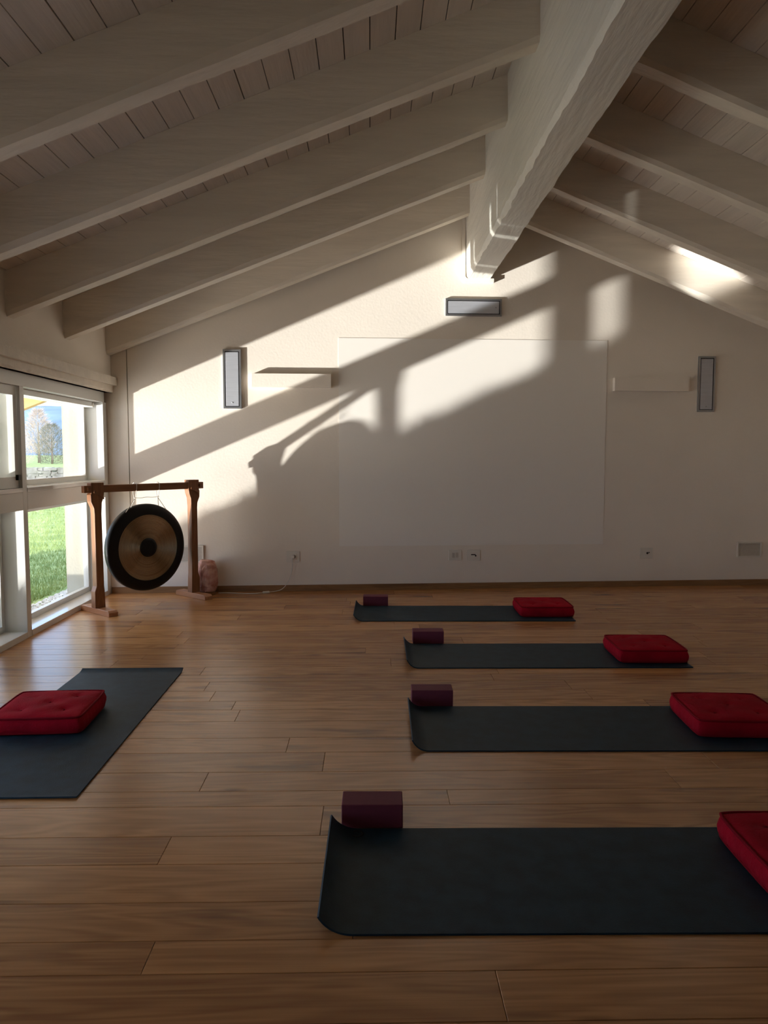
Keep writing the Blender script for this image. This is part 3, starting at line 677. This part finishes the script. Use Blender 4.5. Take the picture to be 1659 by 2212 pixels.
# ------------------------------------------------------------------ outside
def lawn_height(x, y): return -0.12
v = [(XO, -6, -0.12), (XO, 7.9, -0.12), (6, 7.9, -0.12), (1500, 2500, -0.12), (-3500, 2500, -0.12), (-3500, 6.95, -0.12), (-3.42, 6.95, -0.12),
     (-3.42, 3.95, -0.12), (-9, 1.54, -0.12), (-9, -6, -0.12),
     (-3500, 6.95, -3), (-3.42, 6.95, -3), (-3.42, 3.95, -3), (-9, 1.54, -3), (-9, -6, -3)]
lawn = fromdata('lawn', v, [(1, 2, 3, 4, 5, 6), (5, 10, 11, 6)], 'grassland')
bounce_terr = struct(fromdata('bounce_terrace', v, [(0, 1, 6, 7), (0, 7, 8, 9), (6, 11, 12, 7), (7, 12, 13, 8), (8, 13, 14, 9)], 'bounce_terrace'), 'pale ground added below the windows to block glint and bounce light')  # unseen paving added to hold back the glint and bounce light upward
lawn['kind'] = 'structure'; lawn['label'] = 'green lawn outside the window'
# grass blades close to the house
v = []; f = []
for i in range(26000):
    t = random.random() ** 1.7; y = 7.4 + 14 * t
    xm = -0.40 * y; x = xm + random.uniform(-1.2, 1.0) * (0.6 + y * 0.06)
    if x > -3.36: continue
    h = random.uniform(0.03, 0.075); a = random.uniform(0, 6.28); dx, dy = math.cos(a) * 0.006, math.sin(a) * 0.006
    lx, ly = random.uniform(-0.03, 0.03), random.uniform(-0.03, 0.03)
    k = len(v); v += [(x - dx, y - dy, -0.12), (x + dx, y + dy, -0.12), (x + lx, y + ly, -0.12 + h)]; f.append((k, k + 1, k + 2))
gr = fromdata('grass', v, f, 'blade'); gr['kind'] = 'stuff'; tag(gr, 'short green grass growing outside the window', 'grass')
# tufts added along the ground edge to soften the glint's lower limit
v = []; f = []
for i in range(9000):
    y = random.uniform(3.0, 6.95); x = -3.42 + random.uniform(-0.03, 0.03) - 0.10 * max(0, 6.9 - y)* 0.0
    h = random.uniform(0.02, 0.30) * random.random(); a = random.uniform(0, 6.28); dx, dy = math.cos(a) * 0.005, math.sin(a) * 0.005
    lx, ly = random.uniform(-0.05, 0.05), random.uniform(-0.05, 0.05)
    k = len(v); v += [(x - dx, y - dy, -0.12), (x + dx, y + dy, -0.12), (x + lx, y + ly, -0.12 + h)]; f.append((k, k + 1, k + 2))
te = fromdata('glint_edge_grass', v, f, 'blade'); te['kind'] = 'stuff'; tag(te, 'grass added along the ground edge below the windows to soften the glint', 'grass')
# gravel strip along the house wall
v = []; f = []
ico = [(0, 0, 1), (0.9, 0, 0.2), (0.28, 0.85, 0.2), (-0.72, 0.53, 0.2), (-0.72, -0.53, 0.2), (0.28, -0.85, 0.2), (0, 0, -0.5)]
icf = [(0, 1, 2), (0, 2, 3), (0, 3, 4), (0, 4, 5), (0, 5, 1), (6, 2, 1), (6, 3, 2), (6, 4, 3), (6, 5, 4), (6, 1, 5)]
for i in range(2600):
    y = random.uniform(5.2, 8.3); x = XO - 0.02 - random.random() * 0.33; s = random.uniform(0.008, 0.02); k = len(v); a = random.uniform(0, 6.28)
    for p in ico: v.append((x + s * (p[0] * math.cos(a) - p[1] * math.sin(a)), y + s * (p[0] * math.sin(a) + p[1] * math.cos(a)), -0.115 + s * p[2] * 0.8))
    f += [tuple(q + k for q in t) for t in icf]
gv = fromdata('gravel', v, f, 'pebble'); gv['kind'] = 'stuff'; tag(gv, 'pale gravel strip along the foot of the window', 'gravel')
# dry stone wall across the field
v = []; f = []
for row in range(4):
    x = -40.0
    while x < -5:
        wd = random.uniform(0.25, 0.6); hh = 0.18
        for q in range(1):
            k = len(v); z0 = -0.12 + row * 0.17; yy = 46 + random.uniform(-0.06, 0.06)
            j = lambda: random.uniform(-0.03, 0.03)
            for z in (z0, z0 + hh):
                for a, b in ((x, yy - 0.2), (x + wd - 0.02, yy - 0.2), (x + wd - 0.02, yy + 0.2), (x, yy + 0.2)): v.append((a + j(), b + j(), z + j()))
            f += [tuple(k + t for t in q_) for q_ in ((0, 3, 2, 1), (4, 5, 6, 7), (0, 1, 5, 4), (1, 2, 6, 5), (2, 3, 7, 6), (3, 0, 4, 7))]
        x += wd
dw = fromdata('dry_stone_wall', v, f, 'stone'); dw['kind'] = 'stuff'; tag(dw, 'low grey dry stone wall across the field', 'stone wall')
# bare winter trees
def tree(x, y, h, wcrown, twig, label, seed, dens=2200, round_=False):
    rnd = random.Random(seed); e = empty('bare_tree', (x, y, -0.12)); tag(e, label, 'tree', 'winter trees beyond the field')
    tube('trunk', [(0, 0, 0), (0.05, 0, h * 0.2), (-0.05, 0.03, h * 0.45), (0.03, 0, h * 0.8)], [h * 0.03, h * 0.024, h * 0.016, h * 0.004], 'bark', e, 8)
    v = []; f = []
    for i in range(dens):
        if round_: u = rnd.uniform(0.0, 1.0); rr = wcrown * math.sin(math.pi * min(1, u * 0.82 + 0.16)) ** 0.6
        else: u = rnd.uniform(0.18, 1.0); rr = wcrown * (math.sin(math.pi * min(1, u ** 0.8 * 0.93 + 0.04))) ** 0.8
        a = rnd.uniform(0, 6.283); r1 = rr * rnd.random() ** 0.5
        p = Vector((math.cos(a) * r1, math.sin(a) * r1, h * u)); d = Vector((math.cos(a) * 0.7 + rnd.uniform(-.4, .4), math.sin(a) * 0.7 + rnd.uniform(-.4, .4), rnd.uniform(0.2, 1.2))).normalized() * h * rnd.uniform(0.05, 0.13)
        s = d.cross(Vector((rnd.uniform(-1, 1), rnd.uniform(-1, 1), 0.3))).normalized() * h * 0.0035
        k = len(v); v += [p - s, p + s, p + d]; f.append((k, k + 1, k + 2))
    for i in range(14):
        a = rnd.uniform(0, 6.283); u = rnd.uniform(0.2, 0.6); p = Vector((0, 0, h * u)); q = Vector((math.cos(a) * wcrown * 0.75, math.sin(a) * wcrown * 0.75, h * min(0.95, u + 0.3)))
        s = (q - p).cross(Vector((0, 1, 0.1))).normalized() * h * 0.006
        k = len(v); v += [p - s, p + s, q]; f.append((k, k + 1, k + 2))
    fromdata('twigs', v, f, twig, e)
tree(-58.7, 136, 9.3, 2.6, 'twigp', 'tall pale bare tree beside the round dark tree', 1, 2600)
tree(-50.2, 121, 6.2, 2.5, 'twigd', 'round dark bare tree beyond the stone wall', 2, 3600, True)
tree(-49.5, 107, 4.4, 2.7, 'twigp', 'low pale bushy tree beside the tall pale tree', 3, 2600, True)
tree(-46.5, 150, 6.2, 3.0, 'twigd', 'distant dark bare tree half hidden by the window post', 4, 2000, True)
tree(-72.0, 150, 6.5, 4.0, 'twigp', 'wide pale bare tree far out in the field', 5, 2000, True)
# hills
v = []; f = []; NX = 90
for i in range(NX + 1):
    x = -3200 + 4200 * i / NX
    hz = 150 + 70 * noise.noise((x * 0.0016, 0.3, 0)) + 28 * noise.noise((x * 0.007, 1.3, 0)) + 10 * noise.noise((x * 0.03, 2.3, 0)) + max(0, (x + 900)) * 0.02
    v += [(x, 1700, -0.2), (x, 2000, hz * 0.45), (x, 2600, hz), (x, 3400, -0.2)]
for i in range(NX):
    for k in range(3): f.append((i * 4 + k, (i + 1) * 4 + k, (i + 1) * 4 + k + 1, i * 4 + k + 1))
hl = fromdata('hills', v, f, 'hill', smooth=True); struct(hl, 'wooded hills on the horizon with blue haze in their colour')
